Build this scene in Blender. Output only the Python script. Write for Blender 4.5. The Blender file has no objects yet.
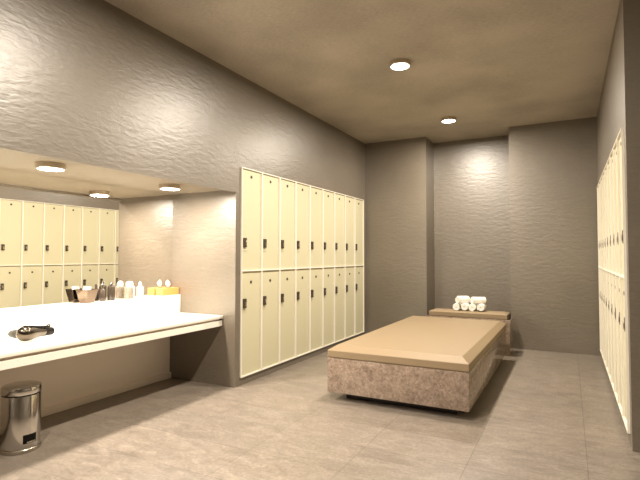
import bpy, bmesh, math, random
from mathutils import Vector, Matrix, Euler

S = 1.25                      # every length below is in 1.25 m units
R = math.radians
random.seed(4)
scene = bpy.context.scene
COL = scene.collection

# ------------------------------------------------------------------ materials
def mat(name, color, rough=0.5, metal=0.0, spec=0.5, emit=None, estr=0.0, trans=0.0, ior=1.45, coat=0.0):
    m = bpy.data.materials.new(name)
    m.use_nodes = True
    b = m.node_tree.nodes['Principled BSDF']
    b.inputs['Base Color'].default_value = (*color, 1)
    b.inputs['Roughness'].default_value = rough
    b.inputs['Metallic'].default_value = metal
    b.inputs['Specular IOR Level'].default_value = spec
    b.inputs['IOR'].default_value = ior
    b.inputs['Transmission Weight'].default_value = trans
    b.inputs['Coat Weight'].default_value = coat
    b.inputs['Coat Roughness'].default_value = 0.08
    if emit:
        b.inputs['Emission Color'].default_value = (*emit, 1)
        b.inputs['Emission Strength'].default_value = estr
    return m

class NT:
    def __init__(self, m):
        self.t = m.node_tree
        self.b = self.t.nodes['Principled BSDF']
        self.co = self.t.nodes.new('ShaderNodeTexCoord')
    def new(self, kind, **kw):
        n = self.t.nodes.new(kind)
        for k, v in kw.items():
            if hasattr(n, k) and k not in n.inputs:
                setattr(n, k, v)
            else:
                n.inputs[k].default_value = v
        return n
    def link(self, a, b):
        self.t.links.new(a, b)
    def mapped(self, scale=(1, 1, 1), rot=(0, 0, 0), loc=(0, 0, 0)):
        mp = self.new('ShaderNodeMapping')
        mp.inputs['Scale'].default_value = scale
        mp.inputs['Rotation'].default_value = rot
        mp.inputs['Location'].default_value = loc
        self.link(self.co.outputs['Object'], mp.inputs['Vector'])
        return mp.outputs['Vector']
    def noise(self, vec, scale, detail=4, rough=0.55, dist=0.0):
        n = self.new('ShaderNodeTexNoise')
        n.inputs['Scale'].default_value = scale
        n.inputs['Detail'].default_value = detail
        n.inputs['Roughness'].default_value = rough
        n.inputs['Distortion'].default_value = dist
        self.link(vec, n.inputs['Vector'])
        return n.outputs['Fac']
    def ramp(self, fac, stops):
        r = self.new('ShaderNodeValToRGB')
        e = r.color_ramp.elements
        while len(e) < len(stops):
            e.new(0.5)
        for i, (p, c) in enumerate(stops):
            e[i].position = p
            e[i].color = (*c, 1) if len(c) == 3 else c
        self.link(fac, r.inputs['Fac'])
        return r.outputs['Color']
    def math(self, op, a, b=None):
        n = self.new('ShaderNodeMath')
        n.operation = op
        for i, v in enumerate((a, b)):
            if v is None:
                continue
            if isinstance(v, (int, float)):
                n.inputs[i].default_value = v
            else:
                self.link(v, n.inputs[i])
        return n.outputs[0]
    def mix(self, fac, a, b, mode='MIX'):
        n = self.new('ShaderNodeMix')
        n.data_type = 'RGBA'
        n.blend_type = mode
        if isinstance(fac, (int, float)):
            n.inputs[0].default_value = fac
        else:
            self.link(fac, n.inputs[0])
        for i, v in ((6, a), (7, b)):
            if isinstance(v, tuple):
                n.inputs[i].default_value = (*v, 1)
            else:
                self.link(v, n.inputs[i])
        return n.outputs[2]
    def bump(self, height, strength, dist=0.01):
        n = self.new('ShaderNodeBump')
        n.inputs['Strength'].default_value = strength
        n.inputs['Distance'].default_value = dist
        self.link(height, n.inputs['Height'])
        self.link(n.outputs['Normal'], self.b.inputs['Normal'])

def wall_material(name, dark, light, rough, b_strength, stretch=(1, 1, 3.2), weave=True, spec=0.8):
    m = mat(name, dark, rough, spec=spec)
    t = NT(m)
    v = t.mapped(stretch)
    t.b.inputs['IOR'].default_value = 1.60
    n1 = t.noise(v, 9.0, 4, 0.5, 0.5)
    n2 = t.noise(v, 26, 4, 0.6, 0.4)
    n3 = t.noise(t.mapped((1, 1, 1)), 1.1, 3, 0.5)
    c = t.ramp(t.math('ADD', t.math('MULTIPLY', n3, 0.6), t.math('MULTIPLY', n2, 0.4)), [(0.40, dark), (0.60, light)])
    t.link(c, t.b.inputs['Base Color'])
    h = t.math('ADD', t.math('MULTIPLY', n1, 1.0), t.math('MULTIPLY', n2, 0.10))
    if weave:
        a = t.noise(t.mapped((4, 4, 90)), 3.2, 2, 0.5)
        b = t.noise(t.mapped((90, 90, 4)), 3.2, 2, 0.5)
        h = t.math('ADD', h, t.math('MULTIPLY', t.math('ADD', a, b), 0.07))
    t.bump(h, b_strength, 0.02)
    return m

M = {}
M['wall'] = wall_material('taupe textured wallcovering', (0.128, 0.105, 0.077), (0.156, 0.130, 0.098), 0.40, 0.165, spec=0.9)
M['ceiling'] = wall_material('taupe brushed plaster ceiling', (0.32, 0.28, 0.23), (0.47, 0.42, 0.35), 0.55, 0.14, (1.0, 4.0, 1.0), False, 0.3)
M['soffit'] = wall_material('beige brushed plaster soffit', (0.22, 0.188, 0.14), (0.255, 0.218, 0.165), 0.5, 0.10, (4.0, 1.0, 1.0), False, 0.3)
M['panel'] = mat('beige painted panel', (0.84, 0.76, 0.66), 0.5)

m = M['floor'] = mat('taupe stone floor tiles', (0.3, 0.25, 0.2), 0.36)
t = NT(m)
br = t.new('ShaderNodeTexBrick')
br.offset = 0.0
br.squash = 1.0
br.inputs['Scale'].default_value = 1.0
br.inputs['Brick Width'].default_value = 0.555 * S
br.inputs['Row Height'].default_value = 0.343 * S
br.inputs['Mortar Size'].default_value = 0.0026
br.inputs['Mortar Smooth'].default_value = 0.2
br.inputs['Bias'].default_value = 0.0
br.inputs['Color1'].default_value = (0.94, 0.94, 0.94, 1)
br.inputs['Color2'].default_value = (1.05, 1.04, 1.03, 1)
br.inputs['Mortar'].default_value = (0.66, 0.64, 0.62, 1)
t.link(t.mapped((1, 1, 1), loc=(-(2.516 - 0.555 * 5) * S, (1.388 + 0.343 * 2) * S, 0)), br.inputs['Vector'])
nA = t.noise(t.mapped((1.6, 4, 1)), 2.8, 10, 0.68, 1.2)
nB = t.noise(t.mapped((1, 1, 1)), 46, 4, 0.65)
base = t.ramp(t.math('ADD', t.math('MULTIPLY', nA, 0.62), t.math('MULTIPLY', nB, 0.38)),
              [(0.34, (0.14, 0.117, 0.095)), (0.52, (0.205, 0.174, 0.143)), (0.70, (0.30, 0.257, 0.215))])
col = t.mix(1.0, base, br.outputs['Color'], 'MULTIPLY')
t.link(col, t.b.inputs['Base Color'])
t.bump(t.math('ADD', t.math('MULTIPLY', nB, 0.12), t.math('MULTIPLY', br.outputs['Fac'], -0.5)), 0.25, 0.004)
rr = t.ramp(nA, [(0.3, (0.30,) * 3), (0.7, (0.42,) * 3)])
t.link(rr, t.b.inputs['Roughness'])

m = M['granite'] = mat('speckled beige granite', (0.4, 0.32, 0.26), 0.13, spec=0.6)
t = NT(m)
g1 = t.noise(t.mapped(), 34, 5, 0.72, 0.6)
g2 = t.noise(t.mapped(loc=(3, 5, 1)), 11, 3, 0.6)
vo = t.new('ShaderNodeTexVoronoi')
vo.inputs['Scale'].default_value = 70
t.link(t.mapped(), vo.inputs['Vector'])
gm = t.math('ADD', t.math('MULTIPLY', g1, 0.7), t.math('MULTIPLY', g2, 0.3))
c1 = t.ramp(gm, [(0.33, (0.125, 0.088, 0.068)), (0.46, (0.235, 0.176, 0.136)), (0.56, (0.31, 0.238, 0.187)), (0.70, (0.42, 0.335, 0.268))])
c2 = t.mix(0.22, c1, t.ramp(vo.outputs['Distance'], [(0.1, (0.30, 0.29, 0.28)), (0.6, (0.62, 0.61, 0.60))]), 'OVERLAY')
t.link(c2, t.b.inputs['Base Color'])
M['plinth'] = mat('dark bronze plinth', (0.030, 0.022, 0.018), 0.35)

def leather(name, col):
    m = mat(name, col, 0.5, spec=0.3)
    t = NT(m)
    n = t.noise(t.mapped(), 160, 3, 0.6)
    t.bump(n, 0.06, 0.002)
    return m
M['tan'] = leather('tan upholstery leather', (0.265, 0.197, 0.122))
M['tan_shadow'] = mat('dark brown painted shade', (0.05, 0.03, 0.02), 0.6)  # shade put into colour: bolster ends, inside of the tissue box opening

M['door'] = mat('cream lacquered door', (0.55, 0.515, 0.36), 0.55, spec=0.2)
M['frame'] = mat('pale cream locker frame', (0.78, 0.745, 0.66), 0.5, spec=0.2)
M['latch_dark'] = mat('dark latch recess', (0.055, 0.045, 0.032), 0.4)
M['chrome'] = mat('chrome', (0.58, 0.56, 0.53), 0.12, 1.0)
M['steel'] = mat('brushed steel', (0.50, 0.46, 0.40), 0.22, 1.0)
M['nickel'] = mat('satin nickel', (0.62, 0.54, 0.44), 0.28, 1.0)
M['white'] = mat('white solid surface', (0.86, 0.82, 0.74), 0.28)
M['gun'] = mat('warm gunmetal', (0.085, 0.07, 0.054), 0.2, 1.0)
M['bronze'] = mat('dark polished bronze', (0.17, 0.13, 0.10), 0.16, 1.0)
M['black'] = mat('black plastic', (0.008, 0.007, 0.006), 0.35, spec=0.05)
M['mirror'] = mat('silvered mirror glass', (0.96, 0.95, 0.92), 0.0, 1.0)
M['lens'] = mat('lit lamp lens', (1, 1, 1), 0.4, emit=(1.0, 0.93, 0.82), estr=14)
M['orange'] = mat('orange printed card', (0.72, 0.29, 0.085), 0.5)
M['tissue'] = mat('white tissue', (0.85, 0.83, 0.79), 0.9)
M['bottle_white'] = mat('white bottle plastic', (0.85, 0.82, 0.76), 0.3)
M['frost'] = mat('frosted clear plastic', (0.46, 0.41, 0.35), 0.25, trans=0.7)
M['smoke'] = mat('dark smoked glass', (0.045, 0.034, 0.026), 0.08, coat=0.3)
M['amber'] = mat('brown glass', (0.06, 0.045, 0.035), 0.1, coat=0.3)
m = M['towel'] = mat('white terry towel', (0.84, 0.82, 0.77), 0.95)
t = NT(m)
t.bump(t.noise(t.mapped(), 420, 2, 0.6), 0.5, 0.004)

# ------------------------------------------------------------------ mesh helpers (unit lengths, scaled by S on build)
def box(bm, x0, x1, y0, y1, z0, z1, bev=0.0, seg=2):
    r = bmesh.ops.create_cube(bm, size=1.0)
    vs = r['verts']
    for v in vs:
        v.co = Vector(((x0 + x1) / 2 + v.co.x * (x1 - x0), (y0 + y1) / 2 + v.co.y * (y1 - y0), (z0 + z1) / 2 + v.co.z * (z1 - z0)))
    if bev > 0:
        es = list({e for v in vs for e in v.link_edges})
        bmesh.ops.bevel(bm, geom=es, offset=bev, segments=seg, profile=0.5, affect='EDGES')
    return bm

def lathe(bm, prof, n=32, mx=None, sx=1.0, sy=1.0):
    """prof: list of (r, z); closes on the axis where r == 0"""
    rings = []
    for r, z in prof:
        if r <= 1e-7:
            rings.append([bm.verts.new((0, 0, z))])
        else:
            rings.append([bm.verts.new((r * sx * math.cos(2 * math.pi * i / n), r * sy * math.sin(2 * math.pi * i / n), z)) for i in range(n)])
    for a, b in zip(rings, rings[1:]):
        if len(a) == 1 and len(b) == 1:
            continue
        for i in range(n):
            j = (i + 1) % n
            if len(a) == 1:
                bm.faces.new((a[0], b[j], b[i]))
            elif len(b) == 1:
                bm.faces.new((a[i], a[j], b[0]))
            else:
                bm.faces.new((a[i], a[j], b[j], b[i]))
    if mx is not None:
        bmesh.ops.transform(bm, matrix=mx, verts=[v for rg in rings for v in rg])
    return bm

def tube(bm, pts, r, n=10):
    pts = [Vector(p) for p in pts]
    rings = []
    for i, p in enumerate(pts):
        d = (pts[min(i + 1, len(pts) - 1)] - pts[max(i - 1, 0)]).normalized()
        up = Vector((0, 0, 1)) if abs(d.z) < 0.9 else Vector((1, 0, 0))
        a = d.cross(up).normalized()
        b = a.cross(d)
        rad = r[i] if isinstance(r, (list, tuple)) else r
        rings.append([bm.verts.new(p + rad * (a * math.cos(2 * math.pi * k / n) + b * math.sin(2 * math.pi * k / n))) for k in range(n)])
    for a, b in zip(rings, rings[1:]):
        for i in range(n):
            j = (i + 1) % n
            bm.faces.new((a[i], a[j], b[j], b[i]))
    bm.faces.new(rings[0][::-1])
    bm.faces.new(rings[-1])
    return bm

def BM():
    return bmesh.new()

def obj(name, bm, m, parent=None, loc=None, smooth=False, angle=35):
    bmesh.ops.recalc_face_normals(bm, faces=bm.faces)
    for v in bm.verts:
        v.co *= S
    me = bpy.data.meshes.new(name)
    bm.to_mesh(me)
    bm.free()
    me.materials.append(m)
    if smooth:
        me.polygons.foreach_set('use_smooth', [True] * len(me.polygons))
        me.set_sharp_from_angle(angle=R(angle))
    o = bpy.data.objects.new(name, me)
    COL.objects.link(o)
    if parent:
        o.parent = parent
    if loc:
        o.location = Vector(loc) * S
    return o

def thing(name, label, cat, loc=(0, 0, 0), rotz=0.0, group=None):
    o = bpy.data.objects.new(name, None)
    o.empty_display_size = 0.1
    COL.objects.link(o)
    o.location = Vector(loc) * S
    o.rotation_euler = (0, 0, rotz)
    o['label'] = label
    o['category'] = cat
    if group:
        o['group'] = group
    return o

def struct(name, bm, m):
    o = obj(name, bm, m)
    o['kind'] = 'structure'
    return o

def copy_tree(o, parent=None):
    c = o.copy()
    COL.objects.link(c)
    if parent:
        c.parent = parent
    for ch in list(o.children):
        copy_tree(ch, c)
    return c

# ------------------------------------------------------------------ dimensions
H = 2.615          # ceiling
XR = 2.744         # locker wall opposite the vanity
YB, YN = 2.779, 3.187
XN0, XN1 = 0.839, 1.836
YV = -0.067        # end wall of the vanity niche
XM = -0.723        # back of the vanity niche
ZN = 1.612         # soffit over the vanity
YF = -5.2          # wall behind the viewer
XE = 3.47          # far side of the recess opposite the vanity
ZT, ZM, ZB = 1.835, 0.957, 0.065

# ------------------------------------------------------------------ shell
b = BM(); box(b, XM - 0.2, XE + 0.2, YF - 0.2, YN + 0.2, -0.12, 0); struct('floor', b, M['floor'])
b = BM(); box(b, XM - 0.2, XE + 0.2, YF - 0.2, YN + 0.2, H, H + 0.12); struct('ceiling', b, M['ceiling'])

b = BM()
box(b, XM - 0.15, 0, YV, 0, 0, H)                    # pier beside the lockers
box(b, XM - 0.15, 0, 0, 2.7, ZT, H)                  # above the lockers
box(b, XM - 0.15, 0, 0, 2.7, 0, ZB)                  # below the lockers
box(b, XM - 0.15, -0.42, 0, 2.7, ZB, ZT)             # behind the lockers
box(b, XM - 0.15, 0, 2.7, YB + 0.6, 0, H)            # to the back corner
struct('wall_left', b, M['wall'])
b = BM()
box(b, XM, 0, YF, YV, ZN + 0.032, H)
box(b, -0.035, 0, YF, YV, ZN, ZN + 0.032)
struct('wall_vanity', b, M['wall'])
b = BM(); box(b, XM, -0.0355, YF, YV, ZN + 0.022, ZN + 0.032); struct('ceiling_vanity', b, M['soffit'])
b = BM(); box(b, XM - 0.15, XM, YF, YV, 0, H); struct('wall_niche', b, M['panel'])
b = BM(); box(b, XM, XM + 0.022, YF, YV, 0, 0.050, 0.003); struct('baseboard_left', b, M['panel'])

b = BM()
box(b, 0, XN0, YB, YN + 0.15, 0, H)
box(b, XN1, XE + 0.15, YB, YN + 0.15, 0, H)
box(b, XN0, XN1, YN, YN + 0.15, 0, H)
struct('wall_back', b, M['wall'])

b = BM()
box(b, XR, XE + 0.15, YV, 0.025, 0, H)
box(b, XR, XE + 0.15, 0.025, 2.725, ZT, H)
box(b, XR, XE + 0.15, 0.025, 2.725, 0, ZB)
box(b, XR + 0.42, XE + 0.15, 0.025, 2.725, ZB, ZT)
box(b, XR, XE + 0.15, 2.725, YB, 0, H)
box(b, XE, XE + 0.15, YF, YV, 0, H)
struct('wall_right', b, M['wall'])
b = BM(); box(b, XM - 0.15, XE + 0.15, YF - 0.15, YF, 0, H); struct('wall_front', b, M['wall'])

# ------------------------------------------------------------------ lockers
LW = 0.3
FP = 0.014
RO = 0.025
def make_locker(name):
    """one two-tier unit, front at local x = 0 facing +x, local y 0..LW, local z 0..ZT-ZB"""
    root = thing(name, '', 'locker')
    h = ZT - ZB
    zm = ZM - ZB
    g = 0.0005
    f = 0.0075
    b = BM()
    box(b, -0.38, -0.016, g, LW - g, g, h - g)                                   # carcass
    box(b, -0.016, FP, g, f, g, h - g); box(b, -0.016, FP, LW - f, LW - g, g, h - g)
    box(b, -0.016, FP, f, LW - f, g, 0.010); box(b, -0.016, FP, f, LW - f, h - 0.008, h - g)
    box(b, -0.016, FP, f, LW - f, zm - 0.006, zm + 0.006)
    obj('body', b, M['frame'], root)
    for z0, z1, zh, zl in ((zm + 0.0068, h - 0.0088, 1.196 - ZB, 1.770 - ZB), (0.0108, zm - 0.0068, 0.680 - ZB, 0.857 - ZB)):
        b = BM()
        box(b, -0.0155, 0.0, f + 0.0012, LW - f - 0.0012, z0, z1, 0.0012, 1)
        d = obj('door', b, M['door'], root)
        b = BM()
        box(b, -0.002, 0.014, 0.036, 0.074, zh - 0.040, zh + 0.040, 0.003)
        hd = obj('handle', b, M['latch_dark'], d)
        b = BM()
        box(b, 0.0135, 0.019, 0.052, 0.066, zh - 0.026, zh + 0.010, 0.002)
        obj('lever', b, M['nickel'], hd)
        b = BM()
        lathe(b, [(0, -0.002), (0.0125, -0.002), (0.013, 0.004), (0.010, 0.006), (0, 0.006)], 16,
              Matrix.Translation((0, LW / 2, zl)) @ Matrix.Rotation(R(90), 4, 'Y'))
        obj('lock', b, M['latch_dark'], d, smooth=True)
        b = BM()
        box(b, -0.001, 0.0008, 0.022, 0.082, zh - 0.074, zh - 0.070)
        obj('label_slot', b, M['nickel'], d)
    return root

ORD = ['nearest', 'second', 'third', 'fourth', 'fifth', 'sixth', 'seventh', 'eighth', 'ninth and last']
proto = make_locker('locker')
for side in (0, 1):
    for i in range(9):
        o = proto if (side == 0 and i == 0) else copy_tree(proto)
        if side == 0:
            o.location = Vector((0, i * LW, ZB)) * S
            if i == 0:
                lab = 'cream two-door locker nearest the vanity counter, in the vanity wall bank'
            elif i == 8:
                lab = 'cream two-door locker in the back corner end of the vanity wall bank'
            else:
                lab = 'cream two-door locker, %s one from the vanity counter in that wall bank' % ORD[i]
            o['group'] = 'lockers beside the vanity counter'
        else:
            # mirrored bank: faces -x, its handles stay on the low-y edge
            o.location = Vector((XR, RO + i * LW, ZB)) * S
            if i == 8:
                lab = 'cream two-door locker against the back wall in the bank opposite the vanity'
            elif i == 0:
                lab = 'cream two-door locker at the projecting corner in the bank opposite the vanity'
            else:
                lab = 'cream two-door locker, %s one from the back wall, in the bank opposite the vanity' % ORD[8 - i]
            o['group'] = 'lockers opposite the vanity counter'
        o['label'] = lab
        if side == 1:
            for ch in o.children:
                pass
# the opposite bank needs its meshes mirrored in x (not a negative scale)
_mir = {}
def mirror_x(o):
    me = o.data
    if me.name not in _mir:
        n = me.copy()
        bm = bmesh.new(); bm.from_mesh(n)
        for v in bm.verts:
            v.co.x = -v.co.x
        bmesh.ops.reverse_faces(bm, faces=bm.faces)
        bm.to_mesh(n); bm.free()
        _mir[me.name] = n
    o.data = _mir[me.name]
for o in [o for o in COL.objects if o.parent is None and o.get('group') == 'lockers opposite the vanity counter']:
    for c in o.children_recursive:
        mirror_x(c)

# ------------------------------------------------------------------ vanity
b = BM(); box(b, XM + 0.0005, XM + 0.020, YF + 0.002, YV - 0.001, 0.7445, ZN + 0.0219)
mr = obj('mirror', b, M['mirror'])
mr['label'] = 'wide frameless mirror above the white vanity ledge, reflecting lockers'
mr['category'] = 'mirror'

XC = -0.124
van = thing('vanity_counter', 'long white vanity counter with raised back ledge built into the niche', 'counter', (XM, -2.6, 0))
def vy(y): return y + 2.6
def vx(x): return x - XM
b = BM(); box(b, vx(-0.60), vx(XC), vy(YF) + 0.002, vy(YV) - 0.0005, 0.560, 0.584, 0.003); obj('countertop', b, M['white'], van, smooth=True)
b = BM(); box(b, 0.0005, vx(-0.165), vy(YF) + 0.002, vy(YV) - 0.0015, 0.540, 0.560); obj('shadow_gap', b, M['panel'], van)
b = BM(); box(b, 0.0005, vx(-0.133), vy(YF) + 0.002, vy(YV) - 0.0015, 0.497, 0.543, 0.002); obj('apron', b, M['white'], van)
b = BM(); box(b, 0.0005, vx(-0.601), vy(YF) + 0.002, vy(YV) - 0.0005, 0.560, 0.743, 0.003); obj('back_ledge', b, M['white'], van, smooth=True)

# hair dryer lying on its side
hd = thing('hair_dryer', 'chrome and black hair dryer lying on the white vanity counter', 'hair dryer', (-0.345, -1.575, 0.5845), R(111.5))
DT = Matrix.Scale(0.93, 4) @ Matrix.Translation((0, 0, 0.053)) @ Matrix.Rotation(R(5), 4, 'Y')
ax = DT @ Matrix.Rotation(R(90), 4, 'Y')
b = BM()
lathe(b, [(0, -0.052), (0.018, -0.050), (0.034, -0.040), (0.044, -0.022), (0.0475, 0.0), (0.045, 0.03), (0.038, 0.075), (0.031, 0.12), (0.027, 0.165), (0.0262, 0.165)], 32, ax)
obj('housing', b, M['gun'], hd, smooth=True)
b = BM()
lathe(b, [(0.0262, 0.160), (0.0285, 0.162), (0.0265, 0.205), (0.027, 0.240), (0.023, 0.240), (0.022, 0.17), (0, 0.168)], 32, ax)
obj('nozzle', b, M['black'], hd, smooth=True)
b = BM()
box(b, -0.02, 0.205, -0.017, 0.017, 0.030, 0.046, 0.005)
for k in range(6):
    box(b, 0.0 + 0.03 * k, 0.013 + 0.03 * k, -0.021, 0.021, 0.032, 0.0505 - 0.0015 * k, 0.003)
bmesh.ops.transform(b, matrix=DT @ Matrix.Rotation(R(2), 4, 'Y'), verts=b.verts)
obj('top_grip', b, M['black'], hd, smooth=True)
b = BM()
tube(b, [(0.0, 0.030, 0.048), (0.026, 0.075, 0.042), (0.066, 0.122, 0.036), (0.096, 0.160, 0.030)], [0.028, 0.026, 0.024, 0.022], 16)
hn = obj('handle', b, M['black'], hd, smooth=True)
b = BM()
tube(b, [(0.097, 0.161, 0.030), (0.108, 0.176, 0.024), (0.120, 0.193, 0.016)], [0.013, 0.010, 0.008], 12)
obj('cord_collar', b, M['gun'], hn, smooth=True)
b = BM()
pts = [(0.198 + 0.016 * math.cos(2 * math.pi * k / 16), 0.0, 0.063 + 0.011 * math.sin(2 * math.pi * k / 16)) for k in range(17)]
tube(b, pts, 0.004, 8)
obj('hanging_loop', b, M['black'], hd, smooth=True)

# pedal bin
bn = thing('pedal_bin', 'round chrome pedal bin standing on the floor under the vanity counter', 'bin', (-0.304, -1.615, 0), R(-4))
b = BM()
lathe(b, [(0, 0.022), (0.106, 0.022), (0.109, 0.026), (0.109, 0.305), (0.107, 0.309), (0, 0.309)], 48); obj('body', b, M['chrome'], bn, smooth=True)
b = BM()
lathe(b, [(0, 0.0), (0.110, 0.0), (0.113, 0.004), (0.113, 0.018), (0.108, 0.0225), (0, 0.0225)], 48); obj('base_ring', b, M['steel'], bn, smooth=True)
b = BM()
lathe(b, [(0, 0.309), (0.104, 0.309), (0.104, 0.3165), (0, 0.3165)], 48); obj('seal', b, M['black'], bn, smooth=True)
b = BM()
lathe(b, [(0, 0.3165), (0.1095, 0.3165), (0.111, 0.320), (0.111, 0.348), (0.107, 0.355), (0.085, 0.360), (0.04, 0.362), (0, 0.363)], 48); obj('lid', b, M['chrome'], bn, smooth=True)
b = BM()
seg = 10
vs = []
for rr_ in (0.1075, 0.1115):
    for zz in (0.052, 0.100):
        vs.append([b.verts.new((rr_ * math.cos(R(-20 + 40 * k / seg)), rr_ * math.sin(R(-20 + 40 * k / seg)), zz)) for k in range(seg + 1)])
for k in range(seg):
    b.faces.new((vs[0][k], vs[0][k + 1], vs[1][k + 1], vs[1][k])); b.faces.new((vs[2][k], vs[2][k + 1], vs[3][k + 1], vs[3][k]))
    b.faces.new((vs[0][k], vs[0][k + 1], vs[2][k + 1], vs[2][k])); b.faces.new((vs[1][k], vs[1][k + 1], vs[3][k + 1], vs[3][k]))
b.faces.new((vs[0][0], vs[1][0], vs[3][0], vs[2][0])); b.faces.new((vs[0][-1], vs[1][-1], vs[3][-1], vs[2][-1]))
obj('pedal_slot', b, M['black'], bn)
b = BM(); box(b, 0.105, 0.128, -0.026, 0.026, 0.058, 0.068, 0.004); obj('pedal', b, M['steel'], bn)
bn.scale = (0.9, 0.9, 1.0)

# ------------------------------------------------------------------ things on the ledge
ZL = 0.7435
pot = thing('metal_container', 'tapered square bronze metal container with rolled face cloths on the vanity ledge', 'container', (-0.641, -0.962, ZL), R(8))
b = BM()
def frustum(b, r0, r1, z0, z1, th):
    def ring(r, z): return [b.verts.new((sx * r, sy * r, z)) for sx, sy in ((1, 1), (-1, 1), (-1, -1), (1, -1))]
    q = [ring(r0, z0), ring(r1, z1), ring(r1 - th, z1), ring(r0 - th, z0 + th)]
    for a, c in zip(q, q[1:]):
        for i in range(4):
            b.faces.new((a[i], a[(i + 1) % 4], c[(i + 1) % 4], c[i]))
    b.faces.new(q[0][::-1]); b.faces.new(q[-1])
frustum(b, 0.033, 0.053, 0.0, 0.098, 0.004)
bmesh.ops.bevel(b, geom=list(b.edges), offset=0.0012, segments=1, affect='EDGES')
obj('shell', b, M['bronze'], pot)
for k, (x, y, rz) in enumerate(((-0.012, -0.014, 20), (0.014, -0.008, 70), (0.0, 0.016, -30))):
    c = thing('face_cloth', ('white', 'white', 'beige')[k] + ' rolled face cloth ' + ('at the mirror side of', 'at the front of', 'at the bottle side of')[k] + ' the bronze metal container', 'cloth', (-0.640 + x, -0.962 + y, ZL + 0.056), R(rz), 'cloths in the bronze metal container')
    b = BM()
    tube(b, [(-0.006, 0, 0.0), (0.0, 0, 0.025), (0.006, 0, 0.058)], [0.013, 0.0135, 0.0125], 14)
    obj('roll', b, M['towel'] if k < 2 else M['panel'], c, smooth=True)

def bottle(name, label, loc, prof, m, cap=None, mcap=None, rotz=0, sx=1, sy=1):
    t_ = thing(name, label, 'bottle', loc, rotz)
    b = BM(); lathe(b, prof, 28, None, sx, sy); obj('flask', b, m, t_, smooth=True, angle=50)
    if cap:
        b = BM(); lathe(b, cap, 24); obj('cap', b, mcap, t_, smooth=True, angle=50)
    return t_
XL = -0.655
bottle('bottle', 'dark smoked cylindrical bottle beside the bronze metal container', (XL, -0.745, ZL),
       [(0, 0), (0.026, 0), (0.028, 0.004), (0.028, 0.098), (0.025, 0.108), (0.013, 0.116), (0, 0.116)], M['smoke'],
       [(0, 0.1165), (0.012, 0.1165), (0.012, 0.135), (0.009, 0.138), (0, 0.138)], M['chrome'])
bottle('bottle', 'small dark glass bottle with a chrome top behind the dark cylindrical bottle', (XL - 0.012, -0.812, ZL),
       [(0, 0), (0.018, 0), (0.020, 0.004), (0.020, 0.082), (0.009, 0.094), (0, 0.094)], M['amber'],
       [(0, 0.0945), (0.010, 0.0945), (0.011, 0.118), (0.006, 0.128), (0, 0.128)], M['chrome'])
bottle('bottle', 'large frosted bottle with a white domed cap', (XL, -0.583, ZL),
       [(0, 0), (0.032, 0), (0.035, 0.005), (0.035, 0.085), (0.030, 0.096), (0.018, 0.102), (0, 0.102)], M['frost'],
       [(0, 0.1025), (0.022, 0.1025), (0.022, 0.118), (0.017, 0.131), (0.008, 0.137), (0, 0.138)], M['bottle_white'])
bottle('bottle', 'slim white plastic bottle with a pointed cap near the tissue box', (XL, -0.470, ZL),
       [(0, 0), (0.023, 0), (0.025, 0.004), (0.025, 0.082), (0.021, 0.090), (0.012, 0.094), (0, 0.094)], M['bottle_white'],
       [(0, 0.0945), (0.012, 0.0945), (0.011, 0.112), (0.006, 0.128), (0, 0.130)], M['tissue'])
tb = thing('tissue_box', 'orange tissue box with a white tissue at the ledge end', 'tissue box', (XL, -0.165, ZL))
b = BM(); box(b, -0.042, 0.042, -0.100, 0.088, 0, 0.062, 0.002); obj('carton', b, M['orange'], tb)
b = BM(); lathe(b, [(0, 0.0622), (0.030, 0.0622), (0.030, 0.0632), (0, 0.0632)], 24, None, 0.6, 1.0); obj('opening', b, M['tan_shadow'], tb)
b = BM()
lathe(b, [(0.010, 0.0634), (0.017, 0.078), (0.024, 0.092), (0.021, 0.106), (0.012, 0.120), (0.004, 0.128), (0, 0.129)], 18, None, 0.55, 1.0)
for v in b.verts:
    a = math.atan2(v.co.y, v.co.x)
    k = 1 + 0.22 * math.sin(3 * a + v.co.z * 60)
    v.co.x *= k; v.co.y *= k
b.faces.new([v for v in b.verts if abs(v.co.z - 0.0634) < 1e-6][::-1])
obj('tissue', b, M['tissue'], tb, smooth=True, angle=60)

# ------------------------------------------------------------------ treatment bench
BY0, BY1 = -0.007, 2.09
bx = thing('massage_bench', 'long granite massage bench with tan padded top in the room middle', 'bench', (1.343, 1.136, 0))
def lx(x): return x - 1.343
def ly(y): return y - 1.136
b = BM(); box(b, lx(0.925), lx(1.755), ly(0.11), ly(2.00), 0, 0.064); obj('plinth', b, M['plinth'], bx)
b = BM(); box(b, lx(0.820), lx(1.856), ly(BY0), ly(BY1), 0.062, 0.318, 0.004); obj('stone_base', b, M['granite'], bx, smooth=True)
def pad(b, x0, x1, y0, y1, z0, z1, z2, ix, iy0, iy1):
    def ring(a0, a1, c0, c1, z): return [b.verts.new(p) for p in ((a0, c0, z), (a1, c0, z), (a1, c1, z), (a0, c1, z))]
    q = [ring(x0 + 0.006, x1 - 0.006, y0 + 0.006, y1 - 0.006, z0), ring(x0, x1, y0, y1, z0 + 0.008), ring(x0, x1, y0, y1, z1), ring(x0 + ix, x1 - ix, y0 + iy0, y1 - iy1, z2)]
    for a, c in zip(q, q[1:]):
        for i in range(4):
            b.faces.new((a[i], a[(i + 1) % 4], c[(i + 1) % 4], c[i]))
    b.faces.new(q[0][::-1]); b.faces.new(q[-1])
    bmesh.ops.bevel(b, geom=list(b.edges), offset=0.003, segments=1, affect='EDGES')
b = BM(); pad(b, lx(0.824), lx(1.859), ly(BY0 - 0.004), ly(BY1 + 0.001), 0.3185, 0.374, 0.409, 0.055, 0.066, 0.066); obj('padded_top', b, M['tan'], bx, smooth=True, angle=9)

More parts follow.
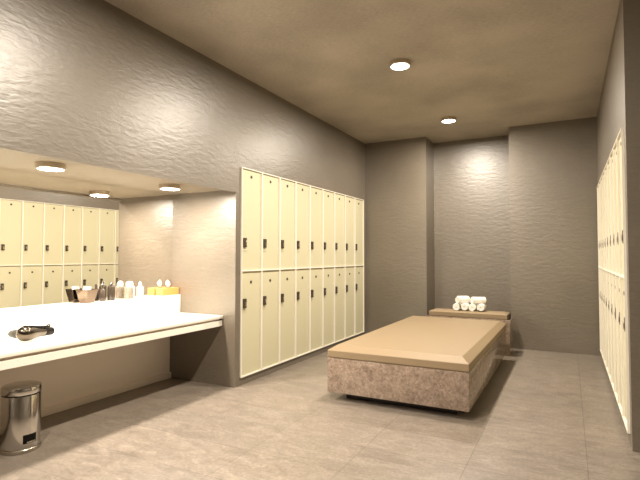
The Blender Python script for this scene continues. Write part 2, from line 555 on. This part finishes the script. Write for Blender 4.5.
hb = thing('bolster_ledge', 'granite ledge with a narrow tan bolster behind the massage bench', 'ledge', (1.425, 2.5, 0))
def hx(x): return x - 1.425
def hy(y): return y - 2.5
b = BM(); box(b, hx(0.975), hx(1.872), hy(2.284), hy(2.55), 0, 0.349, 0.003); obj('stone_block', b, M['granite'], hb)
b = BM(); box(b, hx(0.965), hx(1.880), hy(2.281), hy(2.554), 0.3495, 0.3865, 0.004); obj('stone_cap', b, M['granite'], hb)
b = BM(); pad(b, hx(0.993), hx(1.848), hy(2.285), hy(2.54), 0.387, 0.441, 0.456, 0.05, 0.045, 0.05); obj('bolster', b, M['tan'], hb, smooth=True, angle=9)
b = BM(); box(b, hx(1.8485), hx(1.860), hy(2.292), hy(2.53), 0.3868, 0.443, 0.002); box(b, hx(0.977), hx(0.9925), hy(2.292), hy(2.53), 0.3868, 0.443, 0.002); obj('end_shade', b, M['tan_shadow'], hb)  # dark strips paint the shaded ends of the bolster

# ------------------------------------------------------------------ towels
def towel_mesh(name, length, r):
    """strip rolled into a spiral, its ends softly rounded"""
    b = BM()
    turns, th = 3.0, r / 3.25
    n = 84
    rows = []
    prof = [(-0.5, 0.72), (-0.485, 0.9), (-0.45, 1.0), (0.45, 1.0), (0.485, 0.9), (0.5, 0.72)]
    for k in range(n + 1):
        a = 2 * math.pi * turns * k / n
        rc = th * 0.5 + (r - th * 0.5 - th * 0.45) * (k / n)
        row = []
        for s, side in ((1, prof), (-1, prof[::-1])):
            for p, w in side:
                rr_ = rc + s * th * 0.5 * w
                row.append(b.verts.new((rr_ * math.cos(a), p * length, rr_ * math.sin(a))))
        rows.append(row)
    m_ = len(rows[0])
    for a, c in zip(rows, rows[1:]):
        for i in range(m_):
            j = (i + 1) % m_
            b.faces.new((a[i], a[j], c[j], c[i]))
    b.faces.new(rows[0][::-1]); b.faces.new(rows[-1])
    return b
TR = 0.0445
TX = [1.297, 1.387, 1.477, 1.567]
zt = 0.4565 + TR
spec = [(TX[0], 2.405, zt, 0, 'white rolled towel at the outer end of the bottom row, farthest from the opposite lockers'),
        (TX[1], 2.405, zt, 0, 'white rolled towel, second in the bottom row from the vanity side'),
        (TX[2], 2.405, zt, 0, 'white rolled towel, third in the bottom row from the vanity side'),
        (TX[3], 2.405, zt, 0, 'white rolled towel ending the bottom row at the opposite lockers side'),
        ((TX[0] + TX[1]) / 2 + 0.012, 2.405, zt + 0.075, -46, 'white rolled towel on top of the vanity-side pair'),
        ((TX[2] + TX[3]) / 2 + 0.008, 2.405, zt + 0.075, -44, 'white rolled towel on top of the pair nearer the opposite lockers')]
first = None
for i, (x, y, z, a, lab) in enumerate(spec):
    if first is None:
        o = first = obj('rolled_towel', towel_mesh('rolled_towel', 0.155, TR), M['towel'], smooth=True, angle=60)
    else:
        o = first.copy(); COL.objects.link(o)
    o.location = Vector((x, y, z)) * S
    o.rotation_euler = Euler((R(9) if i > 3 else 0, R((20, 200, 75, 140, 260, 100)[i]), R(a)), 'YXZ')
    o['label'] = lab; o['category'] = 'towel'; o['group'] = 'rolled towels on the bolster'

# ------------------------------------------------------------------ lamps
WARM = (1.0, 0.89, 0.745)
def make_lamp(name, label, loc, power, rad=0.082):
    root = thing(name, label, 'lamp', loc, 0, None)
    b = BM()
    lathe(b, [(0.0, -0.0005), (rad, -0.0005), (rad, -0.030), (rad - 0.004, -0.034), (rad - 0.010, -0.034), (rad - 0.011, -0.028), (0, -0.028)], 40)
    obj('rim', b, M['nickel'], root, smooth=True)
    b = BM()
    lathe(b, [(0, -0.0285), (rad - 0.012, -0.0285), (rad - 0.012, -0.033), (rad - 0.02, -0.0345), (0, -0.0345)], 40)
    obj('lens', b, M['lens'], root, smooth=True)
    L = bpy.data.lights.new('lamp_light', 'AREA')
    L.shape = 'DISK'
    L.size = 2 * (rad - 0.014) * S
    L.energy = power
    L.color = WARM
    lo = bpy.data.objects.new('lamp_light', L)
    COL.objects.link(lo)
    lo.parent = root
    lo.location = (0, 0, -0.037 * S)
    return root

CP, VP = 92.0, 45.0
for y, lab in ((2.084, 'round ceiling downlight close to the back wall niche'), (0.355, 'round ceiling downlight above the front of the massage bench'),
               (-1.374, 'round ceiling downlight over the floor before the vanity'), (-3.1, 'round ceiling downlight by the wall facing the bench')):
    o = make_lamp('downlight', lab, (1.285, y, H), CP)
    o['group'] = 'ceiling downlights'
for y, lab in ((-0.510, 'round soffit downlight above the tissue box end of the vanity'), (-1.473, 'round soffit downlight above the hair dryer on the vanity'),
               (-2.436, 'round soffit downlight over the vanity beyond the pedal bin')):
    o = make_lamp('downlight', lab, (-0.296, y, ZN + 0.022), VP)
    o['group'] = 'vanity downlights'

# ------------------------------------------------------------------ world, camera, colour
w = bpy.data.worlds.new('World')
scene.world = w
w.use_nodes = True
w.node_tree.nodes['Background'].inputs['Color'].default_value = (0.01, 0.008, 0.006, 1)
w.node_tree.nodes['Background'].inputs['Strength'].default_value = 1.0

cam = bpy.data.cameras.new('camera')
co = bpy.data.objects.new('camera', cam)
COL.objects.link(co)
cam.sensor_fit = 'HORIZONTAL'
cam.sensor_width = 36
cam.lens = 476.15 / 640 * 36
cam.clip_start = 0.02
co.location = Vector((2.4453, -3.2424, 1.0839)) * S
co.rotation_euler = Euler((R(90) + 0.0330, 0, 0.4807), 'XYZ')
scene.camera = co

vs_ = scene.view_settings
vs_.view_transform = 'Standard'
vs_.look = 'None'
vs_.gamma = 1.0
vs_.use_curve_mapping = False
vs_.exposure = 0.12
scene.cycles.max_bounces = 10
scene.cycles.diffuse_bounces = 6
scene.cycles.sample_clamp_indirect = 6
